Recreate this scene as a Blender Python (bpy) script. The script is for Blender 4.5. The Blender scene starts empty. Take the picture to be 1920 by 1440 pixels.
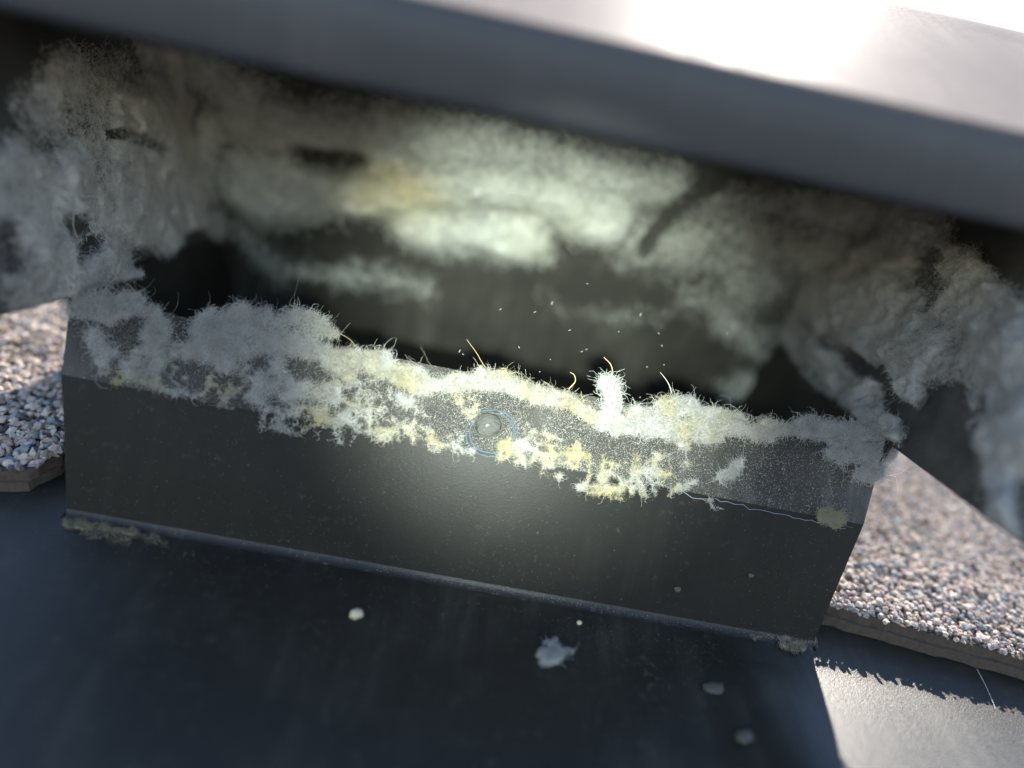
import bpy, bmesh, math, random
import numpy as np
from mathutils import Vector, Matrix

random.seed(7)
rng = np.random.default_rng(7)
S = 0.001                      # everything below is laid out in millimetres
sc = bpy.context.scene
COL = sc.collection

# ------------------------------------------------------------------ camera
CAM = np.array([-3.087, -81.439, 86.235])
YAW, PITCH, ROLL = 0.067645, 0.537727, 0.225804
FPX = 1371.0


def cam_axes():
    cy, sy, cp, sp = math.cos(YAW), math.sin(YAW), math.cos(PITCH), math.sin(PITCH)
    fw = np.array([sy * cp, cy * cp, -sp])
    r0 = np.array([cy, -sy, 0.0])
    u0 = np.cross(r0, fw)
    c, s = math.cos(ROLL), math.sin(ROLL)
    return r0 * c + u0 * s, u0 * c - r0 * s, fw


RT, UP, FW = cam_axes()
cam_d = bpy.data.cameras.new('camera')
cam = bpy.data.objects.new('camera', cam_d)
COL.objects.link(cam)
M = Matrix.Identity(4)
for i in range(3):
    M[i][0], M[i][1], M[i][2], M[i][3] = RT[i], UP[i], -FW[i], CAM[i] * S
cam.matrix_world = M
cam_d.sensor_width = 36.0
cam_d.lens = 36.0 * FPX / 1920.0
cam_d.clip_start = 0.004
cam_d.clip_end = 5000.0
cam_d.dof.use_dof = True
cam_d.dof.focus_distance = 0.1165
cam_d.dof.aperture_fstop = 4.2
sc.camera = cam

# ------------------------------------------------------------------ light
PITCH_ROOF = math.radians(21.0)        # the vent is laid out in the plane of the roof, which is pitched at the end of the script
TILT = Matrix.Rotation(PITCH_ROOF, 4, 'X')
_e, _a = math.radians(27.0), math.radians(15.0)          # sun seen from the roof plane; azimuth to the right of straight ahead
sdir = TILT.to_3x3() @ Vector((math.sin(_a) * math.cos(_e), math.cos(_a) * math.cos(_e), math.sin(_e)))
SUN_EL, SUN_AZ = math.asin(sdir.z), math.atan2(sdir.x, sdir.y)
world = bpy.data.worlds.new('World')
sc.world = world
world.use_nodes = True
wn, wl = world.node_tree.nodes, world.node_tree.links
bg = wn['Background']
sky = wn.new('ShaderNodeTexSky')
sky.sky_type = 'NISHITA'
sky.sun_disc = False
sky.sun_elevation = SUN_EL
sky.sun_rotation = SUN_AZ
sky.altitude = 1800
sky.dust_density = 0.0
sky.ozone_density = 1.5
wl.new(sky.outputs[0], bg.inputs[0])
bg.inputs[1].default_value = 0.14
sun_d = bpy.data.lights.new('sun', 'SUN')
sun_d.energy = 4.2
sun_d.angle = math.radians(0.5)
sun_d.color = (1.0, 0.97, 0.94)
sun = bpy.data.objects.new('sun', sun_d)
COL.objects.link(sun)
sun.rotation_euler = sdir.to_track_quat('Z', 'Y').to_euler()
# the lit phone torch beside the lens, whose pool of light the photograph shows
tor_d = bpy.data.lights.new('torch', 'SPOT')
tor_d.energy = 0.75
tor_d.color = (0.85, 1.0, 0.95)
tor_d.spot_size = math.radians(40)
tor_d.spot_blend = 1.0
tor_d.shadow_soft_size = 0.002
tor = bpy.data.objects.new('torch', tor_d)
COL.objects.link(tor)

sc.view_settings.view_transform = 'Standard'
sc.view_settings.look = 'None'
sc.view_settings.gamma = 1.0
sc.view_settings.use_curve_mapping = False
sc.view_settings.exposure = 1.8
sc.view_settings.use_white_balance = True
sc.view_settings.white_balance_temperature = 7100.0
sc.cycles.max_bounces = 8
sc.cycles.transparent_max_bounces = 24


# ------------------------------------------------------------------ geometry helpers
def ray(px, py):
    px, py = np.asarray(px, float), np.asarray(py, float)
    return FW + ((px - 960) / FPX)[..., None] * RT - ((py - 720) / FPX)[..., None] * UP


def on_plane(px, py, n, c):
    """the point of the plane n.P = c seen along a direction from the camera (mm)"""
    d = ray(px, py)
    n = np.asarray(n, float)
    t = (c - CAM @ n) / (d @ n)
    return CAM + d * np.asarray(t)[..., None]


def at_dist(px, py, dist):
    d = ray(px, py)
    return CAM + d * dist


def project(P):
    d = P - CAM
    z = d @ FW
    return 960 + FPX * (d @ RT) / z, 720 - FPX * (d @ UP) / z


tor_loc = CAM + RT * 4 + UP * -9 + FW * -2
tor.location = [float(a) * S for a in tor_loc]
tor_aim = CAM + ray(1005, 670) * 125
tor.rotation_euler = (Vector(tor_loc) - Vector(tor_aim)).to_track_quat('Z', 'Y').to_euler()

_perm = rng.permutation(256)
_val = rng.random(256)


def vnoise(P):
    """value noise in 0..1 for an (n,3) array"""
    i = np.floor(P).astype(int)
    f = P - i
    f = f * f * (3 - 2 * f)

    def h(dx, dy, dz):
        return _val[_perm[(_perm[(_perm[(i[:, 0] + dx) & 255] + i[:, 1] + dy) & 255] + i[:, 2] + dz) & 255]]
    r = 0
    for dx in (0, 1):
        for dy in (0, 1):
            for dz in (0, 1):
                w = (f[:, 0] if dx else 1 - f[:, 0]) * (f[:, 1] if dy else 1 - f[:, 1]) * (f[:, 2] if dz else 1 - f[:, 2])
                r = r + w * h(dx, dy, dz)
    return r


def fbm(P, scale, octs=4, off=0.0):
    a, t, r = 1.0, 0.0, 0
    Q = P / scale + off
    for k in range(octs):
        r = r + a * vnoise(Q)
        t += a
        a *= 0.5
        Q = Q * 2.03 + 7.1
    return r / t


def mesh_np(name, verts, faces, mat, parent=None, smooth=True, col=None, dens=None):
    """link one mesh object; verts in mm, faces an (m,k) int array"""
    me = bpy.data.meshes.new(name)
    verts = np.asarray(verts, np.float32) * S
    faces = np.asarray(faces, np.int32)
    m, k = faces.shape
    me.vertices.add(len(verts))
    me.vertices.foreach_set('co', verts.ravel())
    me.loops.add(m * k)
    me.loops.foreach_set('vertex_index', faces.ravel())
    me.polygons.add(m)
    me.polygons.foreach_set('loop_start', np.arange(0, m * k, k, dtype=np.int32))
    me.polygons.foreach_set('loop_total', np.full(m, k, np.int32))
    me.polygons.foreach_set('use_smooth', np.full(m, smooth, bool))
    me.update(calc_edges=True)
    if col is not None:
        a = me.attributes.new('fibre_colour', 'FLOAT_COLOR', 'POINT')
        c4 = np.ones((len(verts), 4), np.float32)
        c4[:, :3] = col
        a.data.foreach_set('color', c4.ravel())
    if dens is not None:
        a = me.attributes.new('thickness', 'FLOAT', 'POINT')
        a.data.foreach_set('value', np.asarray(dens, np.float32))
    me.materials.append(mat)
    o = bpy.data.objects.new(name, me)
    COL.objects.link(o)
    if parent:
        o.parent = parent
    return o


def bm_obj(name, bm, mat, parent=None, smooth=False, bevel=0.0):
    if bevel:
        bmesh.ops.bevel(bm, geom=list(bm.edges), offset=bevel, segments=2, profile=0.5, affect='EDGES')
    bmesh.ops.recalc_face_normals(bm, faces=bm.faces)
    bmesh.ops.scale(bm, vec=(S, S, S), verts=bm.verts)
    me = bpy.data.meshes.new(name)
    bm.to_mesh(me)
    bm.free()
    for p in me.polygons:
        p.use_smooth = smooth
    me.materials.append(mat)
    o = bpy.data.objects.new(name, me)
    COL.objects.link(o)
    if parent:
        o.parent = parent
    return o


def plate(quad, thick_dir):
    """a bmesh slab from a polygon and an offset vector"""
    bm = bmesh.new()
    a = [bm.verts.new(q) for q in quad]
    b = [bm.verts.new(Vector(q) + Vector(thick_dir)) for q in quad]
    bm.faces.new(a)
    bm.faces.new(b[::-1])
    n = len(a)
    for i in range(n):
        bm.faces.new((a[i], a[(i + 1) % n], b[(i + 1) % n], b[i]))
    return bm


def empty(name, loc):
    o = bpy.data.objects.new(name, None)
    o.empty_display_size = 0.01
    o.location = [float(v) * S for v in loc]
    COL.objects.link(o)
    return o


def tag(o, label, cat, group=None):
    o['label'] = label
    o['category'] = cat
    if group:
        o['group'] = group
    return o


def reparent_keep(o, parent):
    o.parent = parent
    o.matrix_parent_inverse = Matrix.Translation(parent.location).inverted()


# ------------------------------------------------------------------ materials
def new_mat(name):
    m = bpy.data.materials.new(name)
    m.use_nodes = True
    nt = m.node_tree
    return m, nt, nt.nodes['Principled BSDF'], nt.nodes['Material Output']


def N(nt, t, **kw):
    n = nt.nodes.new(t)
    for k, v in kw.items():
        setattr(n, k, v)
    return n


def ramp(nt, stops, fac):
    r = N(nt, 'ShaderNodeValToRGB')
    e = r.color_ramp.elements
    while len(e) < len(stops):
        e.new(0.5)
    for el, (p, c) in zip(e, stops):
        el.position = p
        el.color = (c, c, c, 1) if isinstance(c, (int, float)) else (*c, 1)
    nt.links.new(fac, r.inputs[0])
    return r.outputs[0]


def noise(nt, scale, detail=4, rough=0.55, vec=None):
    n = N(nt, 'ShaderNodeTexNoise')
    n.inputs['Scale'].default_value = scale
    n.inputs['Detail'].default_value = detail
    n.inputs['Roughness'].default_value = rough
    if vec is None:
        g = N(nt, 'ShaderNodeNewGeometry')
        vec = g.outputs['Position']
    nt.links.new(vec, n.inputs['Vector'])
    return n.outputs[0]


def mixc(nt, fac, a, b):
    m = N(nt, 'ShaderNodeMix', data_type='RGBA')
    for sock, v in ((m.inputs[0], fac), (m.inputs[6], a), (m.inputs[7], b)):
        if hasattr(v, 'is_linked'):
            nt.links.new(v, sock)
        elif isinstance(v, tuple):
            sock.default_value = (*v, 1)
        else:
            sock.default_value = v
    return m.outputs[2]


def math_n(nt, op, a, b=None, clamp=False):
    m = N(nt, 'ShaderNodeMath', operation=op, use_clamp=clamp)
    for i, v in enumerate((a, b)):
        if v is None:
            continue
        if hasattr(v, 'is_linked'):
            nt.links.new(v, m.inputs[i])
        else:
            m.inputs[i].default_value = v
    return m.outputs[0]


def bump(nt, h, strength, dist):
    b = N(nt, 'ShaderNodeBump')
    b.inputs['Strength'].default_value = strength
    b.inputs['Distance'].default_value = dist
    nt.links.new(h, b.inputs['Height'])
    return b.outputs[0]


def black_metal(name, base=(0.016, 0.017, 0.018), rough=0.34, dust=0.25, dustcol=(0.30, 0.28, 0.24), speck=0.5, grain=1600, gs=0.12, sp_scale=900, spec=0.35):
    m, nt, p, out = new_mat(name)
    p.inputs['Specular IOR Level'].default_value = spec
    # a worn film of dust, and single pale specks
    film = ramp(nt, [(0.42, 0.0), (0.78, 1.0)], noise(nt, 55, 6, 0.62))
    g = N(nt, 'ShaderNodeNewGeometry')
    mp = N(nt, 'ShaderNodeMapping')
    mp.inputs['Scale'].default_value = (420, 38, 38)
    nt.links.new(g.outputs['Position'], mp.inputs['Vector'])
    streak = ramp(nt, [(0.45, 0.25), (0.7, 1.0)], noise(nt, 1.0, 5, 0.65, mp.outputs[0]))
    film = math_n(nt, 'MULTIPLY', math_n(nt, 'MULTIPLY', film, streak), dust)
    fine = ramp(nt, [(0.58, 0.0), (0.70, 1.0)], noise(nt, sp_scale, 3, 0.7))
    patch = ramp(nt, [(0.40, 0.15), (0.66, 1.0)], noise(nt, 140, 4, 0.6))
    fine = math_n(nt, 'MULTIPLY', math_n(nt, 'MULTIPLY', fine, patch), speck)
    fac = math_n(nt, 'MAXIMUM', film, fine, True)
    nt.links.new(mixc(nt, fac, base, dustcol), p.inputs['Base Color'])
    rg = math_n(nt, 'ADD', math_n(nt, 'MULTIPLY', fac, 0.5), rough, True)
    nt.links.new(rg, p.inputs['Roughness'])
    h = math_n(nt, 'ADD', noise(nt, grain, 2, 0.5), math_n(nt, 'MULTIPLY', fine, 0.6))
    nt.links.new(bump(nt, h, gs, 0.0004), p.inputs['Normal'])
    return m


M_panel = black_metal('panel_paint', base=(0.009, 0.009, 0.0083), rough=0.36, dust=0.04, speck=0.10, grain=5600, gs=0.10, spec=0.125, dustcol=(0.24, 0.23, 0.19))
M_flash = black_metal('flashing_paint', base=(0.016, 0.015, 0.012), rough=0.38, dust=0.20, speck=0.2, grain=5200, gs=0.22, spec=0.38, dustcol=(0.24, 0.23, 0.19))
M_flange = black_metal('dusty_flange_paint', base=(0.034, 0.031, 0.027), rough=0.55, spec=0.2, dust=0.25, speck=1.0, sp_scale=3600, grain=3600, gs=0.5, dustcol=(0.55, 0.55, 0.5))
M_hood = black_metal('hood_paint', base=(0.035, 0.035, 0.036), rough=0.5, dust=0.6, speck=0.12)
M_lip = black_metal('lip_paint', base=(0.030, 0.034, 0.042), rough=0.38, dust=0.10, speck=0.05)
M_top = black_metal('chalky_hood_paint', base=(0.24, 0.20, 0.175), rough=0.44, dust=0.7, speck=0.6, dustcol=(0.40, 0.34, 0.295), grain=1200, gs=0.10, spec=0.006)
M_dark = black_metal('damper_paint', base=(0.014, 0.013, 0.010), rough=0.6, dust=0.22, speck=0.0)


def lint_mat(name, sheet):
    m, nt, p, out = new_mat(name)
    a = N(nt, 'ShaderNodeAttribute', attribute_name='fibre_colour')
    v = ramp(nt, [(0.25, 0.72), (0.75, 1.12)], noise(nt, 420, 5, 0.65))
    c = N(nt, 'ShaderNodeMix', data_type='RGBA', blend_type='MULTIPLY')
    c.inputs[0].default_value = 1.0
    nt.links.new(a.outputs['Color'], c.inputs[6])
    nt.links.new(v, c.inputs[7])
    p.inputs['Roughness'].default_value = 0.95
    p.inputs['Specular IOR Level'].default_value = 0.1
    nt.links.new(c.outputs[2], p.inputs['Base Color'])
    tr = N(nt, 'ShaderNodeBsdfTranslucent')
    nt.links.new(c.outputs[2], tr.inputs[0])
    mx = N(nt, 'ShaderNodeMixShader')
    mx.inputs[0].default_value = 0.25
    nt.links.new(p.outputs[0], mx.inputs[1])
    nt.links.new(tr.outputs[0], mx.inputs[2])
    if sheet:
        hn = noise(nt, 1500, 4, 0.7)
        nt.links.new(bump(nt, math_n(nt, 'ADD', hn, math_n(nt, 'MULTIPLY', noise(nt, 260, 4, 0.6), 2.0)), 0.9, 0.0006), p.inputs['Normal'])
        th = N(nt, 'ShaderNodeAttribute', attribute_name='thickness')
        n2 = noise(nt, 700, 6, 0.72)
        k = math_n(nt, 'ADD', th.outputs['Fac'], math_n(nt, 'MULTIPLY', math_n(nt, 'SUBTRACT', n2, 0.5), 1.1))
        al = ramp(nt, [(0.12, 0.0), (0.72, 1.0)], k)
        tp = N(nt, 'ShaderNodeBsdfTransparent')
        m2 = N(nt, 'ShaderNodeMixShader')
        nt.links.new(al, m2.inputs[0])
        nt.links.new(tp.outputs[0], m2.inputs[1])
        nt.links.new(mx.outputs[0], m2.inputs[2])
        nt.links.new(m2.outputs[0], out.inputs[0])
    else:
        nt.links.new(mx.outputs[0], out.inputs[0])
    return m


M_felt = lint_mat('lint_felt', True)
M_fibre = lint_mat('lint_fibre', False)


def plain(name, col, rough=0.8, var=0.25, scale=900):
    m, nt, p, out = new_mat(name)
    v = noise(nt, scale, 4, 0.6)
    d = tuple(x * (1 - var) for x in col)
    l = tuple(min(1, x * (1 + var)) for x in col)
    nt.links.new(mixc(nt, v, d, l), p.inputs['Base Color'])
    p.inputs['Roughness'].default_value = rough
    nt.links.new(bump(nt, v, 0.4, 0.0003), p.inputs['Normal'])
    return m


GRAN_COLS = [((0.42, 0.33, 0.29), 6), ((0.32, 0.255, 0.235), 5), ((0.19, 0.19, 0.195), 2.5), ((0.44, 0.37, 0.31), 4), ((0.30, 0.23, 0.16), 2),
             ((0.07, 0.065, 0.07), 2), ((0.21, 0.24, 0.255), 1.5), ((0.47, 0.41, 0.36), 2)]
GRAN_M = [plain('granule_stone', c, 0.9, 0.22, 1400) for c, w in GRAN_COLS]
GRAN_W = np.array([w for c, w in GRAN_COLS], float)
GRAN_W /= GRAN_W.sum()
M_asph = plain('asphalt_core', (0.07, 0.052, 0.04), 0.9, 0.7, 1500)


def granule_sheet_mat():
    m, nt, p, out = new_mat('far_granules')
    g = N(nt, 'ShaderNodeNewGeometry')
    v = N(nt, 'ShaderNodeTexVoronoi')
    v.inputs['Scale'].default_value = 560
    nt.links.new(g.outputs['Position'], v.inputs['Vector'])
    s = N(nt, 'ShaderNodeSeparateColor')
    nt.links.new(v.outputs['Color'], s.inputs[0])
    c = ramp(nt, [(0.0, (0.07, 0.065, 0.07)), (0.2, (0.16, 0.17, 0.19)), (0.45, (0.25, 0.21, 0.19)), (0.7, (0.33, 0.28, 0.24)), (1.0, (0.48, 0.43, 0.38))], s.outputs[0])
    nt.links.new(c, p.inputs['Base Color'])
    p.inputs['Roughness'].default_value = 0.85
    inv = math_n(nt, 'SUBTRACT', 1.0, v.outputs['Distance'])
    nt.links.new(bump(nt, inv, 1.0, 0.0012), p.inputs['Normal'])
    return m


M_gran = granule_sheet_mat()
M_ground = plain('dry_ground', (0.20, 0.17, 0.12), 0.95, 0.4, 3)

# ------------------------------------------------------------------ setting: ground and roof
o = bm_obj('ground', plate([(-9e5, -9e5, -6200), (9e5, -9e5, -6200), (9e5, 9e5, -6200), (-9e5, 9e5, -6200)], (0, 0, -100)), M_ground)
o['kind'] = 'structure'
roof = bm_obj('roof', plate([(-6000, -4000, -5), (6000, -4000, -5), (6000, 5000, -5), (-6000, 5000, -5)], (0, 0, -18)), M_gran)
roof['kind'] = 'structure'


def shingle(outline, z0, z1, mat_top):
    bm = plate([(x, y, z0) for x, y in outline], (0, 0, z1 - z0))
    return bm


def slab_shingle(x0, x1, y0, y1, z):
    t = bm_obj('shingle', plate([(x0, y0, z), (x1, y0, z), (x1, y1, z), (x0, y1, z)], (0, 0, 4.0)), M_gran, roof)
    return t


for row in range(-1, 5):                      # courses up and down the slope, clear of the vent
    for k in range(-3, 4):
        x0 = k * 333 + (row % 2) * 166 - 166
        y0 = row * 145 + 76
        x1, y1 = x0 + 329, y0 + 142
        if row == -1:
            continue
        slab_shingle(x0, x1, y0, y1, 4.6 if row == 0 else 5.0)
for k in range(-3, 4):
    slab_shingle(k * 333 - 100, k * 333 + 229, -290, -143, -4.9)
for x0, x1 in ((-900, -500), (-496, -176), (176, 496), (500, 900)):
    slab_shingle(x0, x1, -140, 2, -4.9)


def ragged(pts, step, amp):
    out = []
    n = len(pts)
    for i in range(n):
        a, b = np.array(pts[i]), np.array(pts[(i + 1) % n])
        L = np.linalg.norm(b - a)
        k = max(1, int(L / step)) if L < 130 else 1
        d = (b - a) / L
        for j in range(k):
            q = a + (b - a) * j / k
            if j:
                q = q + np.array([-d[1], d[0]]) * random.uniform(-amp, amp)
            out.append((float(q[0]), float(q[1])))
    return out


def inside(poly, x, y):
    r = np.zeros(len(x), bool)
    n = len(poly)
    for i in range(n):
        x0, y0 = poly[i]
        x1, y1 = poly[(i + 1) % n]
        if y0 == y1:
            continue
        c = ((y0 > y) != (y1 > y)) & (x < (x1 - x0) * (y - y0) / (y1 - y0) + x0)
        r ^= c
    return r


def hull_stone():
    bm = bmesh.new()
    for k in range(13):
        v = Vector((random.gauss(0, 1), random.gauss(0, 1), random.gauss(0, 1))).normalized()
        bm.verts.new((v.x * random.uniform(.8, 1.15), v.y * random.uniform(.8, 1.1), v.z * random.uniform(.55, .75)))
    r = bmesh.ops.convex_hull(bm, input=bm.verts)
    junk = [g for g in r['geom_interior'] if isinstance(g, bmesh.types.BMVert)]
    if junk:
        bmesh.ops.delete(bm, geom=junk, context='VERTS')
    bmesh.ops.recalc_face_normals(bm, faces=bm.faces)
    bmesh.ops.triangulate(bm, faces=bm.faces)
    return bm


STONES = []
for k in range(10):
    bm = hull_stone()
    bm.verts.ensure_lookup_table()
    V = np.array([v.co[:] for v in bm.verts])
    F = np.array([[v.index for v in f.verts] for f in bm.faces])
    bm.free()
    STONES.append((V, F))
STONE_MESH = {}


def stone_mesh(k, c):
    if (k, c) not in STONE_MESH:
        V, F = STONES[k]
        me = bpy.data.meshes.new('granule')
        me.from_pydata((V * S).tolist(), [], F.tolist())
        me.materials.append(GRAN_M[c])
        STONE_MESH[(k, c)] = me
    return STONE_MESH[(k, c)]


def granulated(outline, z0, z1, window, smin, smax, n_single):
    zm = z0 + (z1 - z0) * .52
    body = bm_obj('shingle', plate([(x, y, z0) for x, y in ragged(outline, 1.6, 0.28)], (0, 0, zm - z0)), M_asph, roof)
    bm_obj('ply', plate([(x, y + .55, zm + .02) for x, y in ragged(outline, 1.3, 0.4)], (0, 0, z1 - zm - .02)), M_asph, body)
    xa, xb, ya, yb = window
    # dart-throwing on a jittered hexagonal lattice
    sp = (smin + smax) * 0.5 * 0.80
    pts = []
    nx, ny = int((xb - xa) / sp), int((yb - ya) / (sp * .87))
    jj, ii = np.meshgrid(np.arange(ny), np.arange(nx), indexing='ij')
    x = (xa + (ii + 0.5 * (jj % 2)) * sp).ravel() + rng.normal(0, sp * .22, nx * ny)
    y = (ya + jj * sp * .87).ravel() + rng.normal(0, sp * .22, nx * ny)
    k = inside(outline, x, y - .55)
    x, y = x[k], y[k]
    # a second thin layer of granules lying on the first
    n2 = len(x) // 4
    x = np.concatenate([x, x[:n2] + rng.normal(0, .6, n2)])
    y = np.concatenate([y, y[:n2] + rng.normal(0, .6, n2)])
    n = len(x)
    r = rng.uniform(smin, smax, n) * 0.5 * rng.choice([0.75, 1, 1.15], n)
    z = z1 + r * rng.uniform(0.0, 0.5, n)
    z[-n2:] += 0.6
    P = np.stack([x, y, z], 1)
    px, py = project(P)
    vis = (px > 0) & (px < 1920) & (py > 0) & (py < 1440)
    d = np.linalg.norm(P - CAM, axis=1) + np.where(vis, 0, 500)
    # those hidden behind the panel come last
    order = np.argsort(d)
    kinds = rng.integers(0, len(STONES), n)
    cols = rng.choice(len(GRAN_M), n, p=GRAN_W)
    rot = rng.uniform(0, 6.28, (n, 3)) * np.array([0.12, 0.12, 1])
    for i in order[:n_single]:
        g = bpy.data.objects.new('granule', stone_mesh(int(kinds[i]), int(cols[i])))
        g.location = [float(v) * S for v in P[i]]
        g.scale = [float(r[i])] * 3
        g.rotation_euler = [float(v) for v in rot[i]]
        COL.objects.link(g)
        g.parent = body
    rest = order[n_single:]
    VV, FF, MI = [], [], []
    base = 0
    for kk, (V, F) in enumerate(STONES):
        idx = rest[kinds[rest] == kk]
        if len(idx) == 0:
            continue
        a = rot[idx, 2]
        ca, sa = np.cos(a)[:, None], np.sin(a)[:, None]
        X = V[None, :, 0] * ca - V[None, :, 1] * sa
        Y = V[None, :, 0] * sa + V[None, :, 1] * ca
        Z = np.repeat(V[None, :, 2], len(idx), 0)
        Q = np.stack([X, Y, Z], 2) * r[idx][:, None, None] + P[idx][:, None, :]
        VV.append(Q.reshape(-1, 3))
        FF.append((F[None] + (np.arange(len(idx)) * len(V))[:, None, None] + base).reshape(-1, 3))
        MI.append(np.repeat(cols[idx], len(F)))
        base += len(idx) * len(V)
    g = mesh_np('granule_layer', np.concatenate(VV), np.concatenate(FF), GRAN_M[0], body, smooth=False)
    for mm in GRAN_M[1:]:
        g.data.materials.append(mm)
    g.data.polygons.foreach_set('material_index', np.concatenate(MI).astype(np.int32))
    g['kind'] = 'stuff'
    return body


granulated([(-176, 0.6), (-70.5, 1.9), (-66.4, 3.2), (-62.4, 13.0), (-61.8, 74), (-176, 74)], 0.2, 3.6, (-176, -60, 0, 75), 1.05, 1.9, 150)
granulated([(60.6, 5.2), (74, 3.3), (94, 0.8), (176, -8), (176, 74), (61.5, 74)], 0.2, 4.0, (58, 176, -9, 75), 0.8, 1.4, 150)

# ------------------------------------------------------------------ the vent
vent = tag(empty('roof_vent', (0, 0, 0)), 'black metal roof vent with open hood choked by grey dryer lint', 'roof vent')

A1, Z1 = math.radians(60.5), 18.08
FR = 1.5                                 # bend radius at the foot of the panel
# base flashing: a thin sheet on the deck, slightly wavy
nx, ny = 120, 80
gx, gy = np.meshgrid(np.linspace(-174, 174, nx), np.linspace(-150, -FR * math.tan(A1 / 2) + .02, ny))
P = np.stack([gx.ravel(), gy.ravel(), np.zeros(nx * ny)], 1)
P[:, 2] = .05 + (fbm(P, 60, 2) - .5) * 0.5 * np.clip((-3 - P[:, 1]) / 12, 0, 1)
lf = np.clip((P[:, 0] - 36) / 16, 0, 1)              # the free corner of the sheet curls up a little
P[:, 2] += lf * lf * (3 - 2 * lf) * np.clip(-P[:, 1] - 4, 0, 45) * .19
idx = np.arange(nx * ny).reshape(ny, nx)
F = np.stack([idx[:-1, :-1], idx[:-1, 1:], idx[1:, 1:], idx[1:, :-1]], -1).reshape(-1, 4)
mesh_np('base_flashing', P, F, M_flash, vent)
for xa, xb in ((-174, -59.5), (59.5, 174)):          # its wings beside the throat, under the shingles
    bm_obj('flashing_wing', plate([(xa, -2.2, -.28), (xb, -2.2, -.28), (xb, 78, -.28), (xa, 78, -.28)], (0, 0, .25)), M_flash, vent)

# upright front panel: fillet, lower face, crease, flange; flares to the top
A1, Z1 = math.radians(60.5), 18.08
A2, Z2 = math.radians(48.1), 27.16
Y1 = Z1 / math.tan(A1)
Y2 = Y1 + (Z2 - Z1) / math.tan(A2)


def half_w(z):
    return 59.0 + 0.238 * z


def profile_lower():
    pts = []
    R = FR
    t = R * math.tan(A1 / 2)
    for k in range(9):
        a = A1 * k / 8
        pts.append((-t + R * math.sin(a), R * (1 - math.cos(a)) + 0.05))
    for k in range(1, 13):
        f = k / 12
        y0, z0 = t * math.cos(A1), t * math.sin(A1)
        pts.append((y0 + (Y1 - y0) * f, z0 + (Z1 - z0) * f))
    return pts


def strip(profile, nx, wobble):
    V = []
    for (y, z) in profile:
        w = half_w(z)
        xs = np.linspace(-w, w, nx)
        V.append(np.stack([xs, np.full(nx, y), np.full(nx, z)], 1))
    V = np.concatenate(V)
    d = (fbm(V, 22, 3, 3.0) - .5) * wobble
    V[:, 1] -= d * .8
    V[:, 2] += d * .4
    idx = np.arange(len(profile) * nx).reshape(len(profile), nx)
    F = np.stack([idx[:-1, :-1], idx[:-1, 1:], idx[1:, 1:], idx[1:, :-1]], -1).reshape(-1, 4)
    return V, F


def thick_strip(name, profile, mat, wob):
    V, F = strip(profile, 90, wob)
    o = mesh_np(name, V, F, mat, vent)
    md = o.modifiers.new('thickness', 'SOLIDIFY')
    md.thickness = 0.6 * S
    md.offset = -1
    es = o.modifiers.new('crisp_edges', 'EDGE_SPLIT')
    es.split_angle = math.radians(40)
    return o


M_highlight = black_metal('bend_highlight_paint', base=(0.022, 0.022, 0.021), rough=0.36, dust=0.2, speck=0.3, grain=4500, gs=0.2, spec=0.26)  # paler, glossier paint on the bend strip, painting in its highlight
pl = profile_lower()
thick_strip('highlight_bend', pl[:9], M_highlight, 0.25)
thick_strip('front_panel', pl[8:], M_panel, 0.25)
prof = [(Y1 + (Y2 - Y1) * k / 8, Z1 + 0.02 + (Z2 - Z1) * k / 8) for k in range(9)]
thick_strip('upper_flange', prof, M_flange, 0.25)
FN = np.array([0, -math.sin(A2), math.cos(A2)])          # flange normal, toward the camera and up
FC = float(FN @ np.array([0, Y1, Z1]))

# rivet on the flange
rp = on_plane(915, 797, FN, FC)
rp2 = on_plane(922, 812, FN, FC)


def dome_obj(name, c, r, h, mat, parent, lip=0.0):
    bm = bmesh.new()
    segs, rings = 28, 7
    U = Vector((1, 0, 0))
    W = Vector((0, math.cos(A2), math.sin(A2)))
    Nn = Vector(FN)
    prev = None
    top = None
    for j in range(rings):
        a = (math.pi / 2) * j / (rings - 1)
        rr, hh = r * math.cos(a), h * math.sin(a)
        if j == rings - 1:
            top = bm.verts.new(Vector(c) + Nn * hh)
            for i in range(segs):
                bm.faces.new((prev[i], prev[(i + 1) % segs], top))
            break
        ring = []
        for i in range(segs):
            t = 2 * math.pi * i / segs
            w = 1 + 0.04 * math.sin(3 * t + j) + random.uniform(-.015, .015)
            ring.append(bm.verts.new(Vector(c) + (U * math.cos(t) + W * math.sin(t)) * rr * w + Nn * hh))
        if prev:
            for i in range(segs):
                bm.faces.new((prev[i], prev[(i + 1) % segs], ring[(i + 1) % segs], ring[i]))
        prev = ring
    return bm_obj(name, bm, mat, parent, smooth=True)


def ring_obj(name, c, r, tube, mat, parent):
    bm = bmesh.new()
    U = Vector((1, 0, 0))
    W = Vector((0, math.cos(A2), math.sin(A2)))
    Nn = Vector(FN)
    rings = []
    for i in range(36):
        t = 2 * math.pi * i / 36
        d = U * math.cos(t) + W * math.sin(t)
        rr = r * (1 + 0.05 * math.sin(2 * t + 1) + random.uniform(-.02, .02))
        tb = tube * random.uniform(.7, 1.2)
        rings.append([bm.verts.new(Vector(c) + d * (rr + tb * math.cos(p)) + Nn * (tb * math.sin(p))) for p in np.linspace(0, 2 * math.pi, 6, endpoint=False)])
    for i in range(36):
        a, b = rings[i], rings[(i + 1) % 36]
        for k in range(6):
            bm.faces.new((a[k], a[(k + 1) % 6], b[(k + 1) % 6], b[k]))
    return bm_obj(name, bm, mat, parent, smooth=True)


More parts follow.
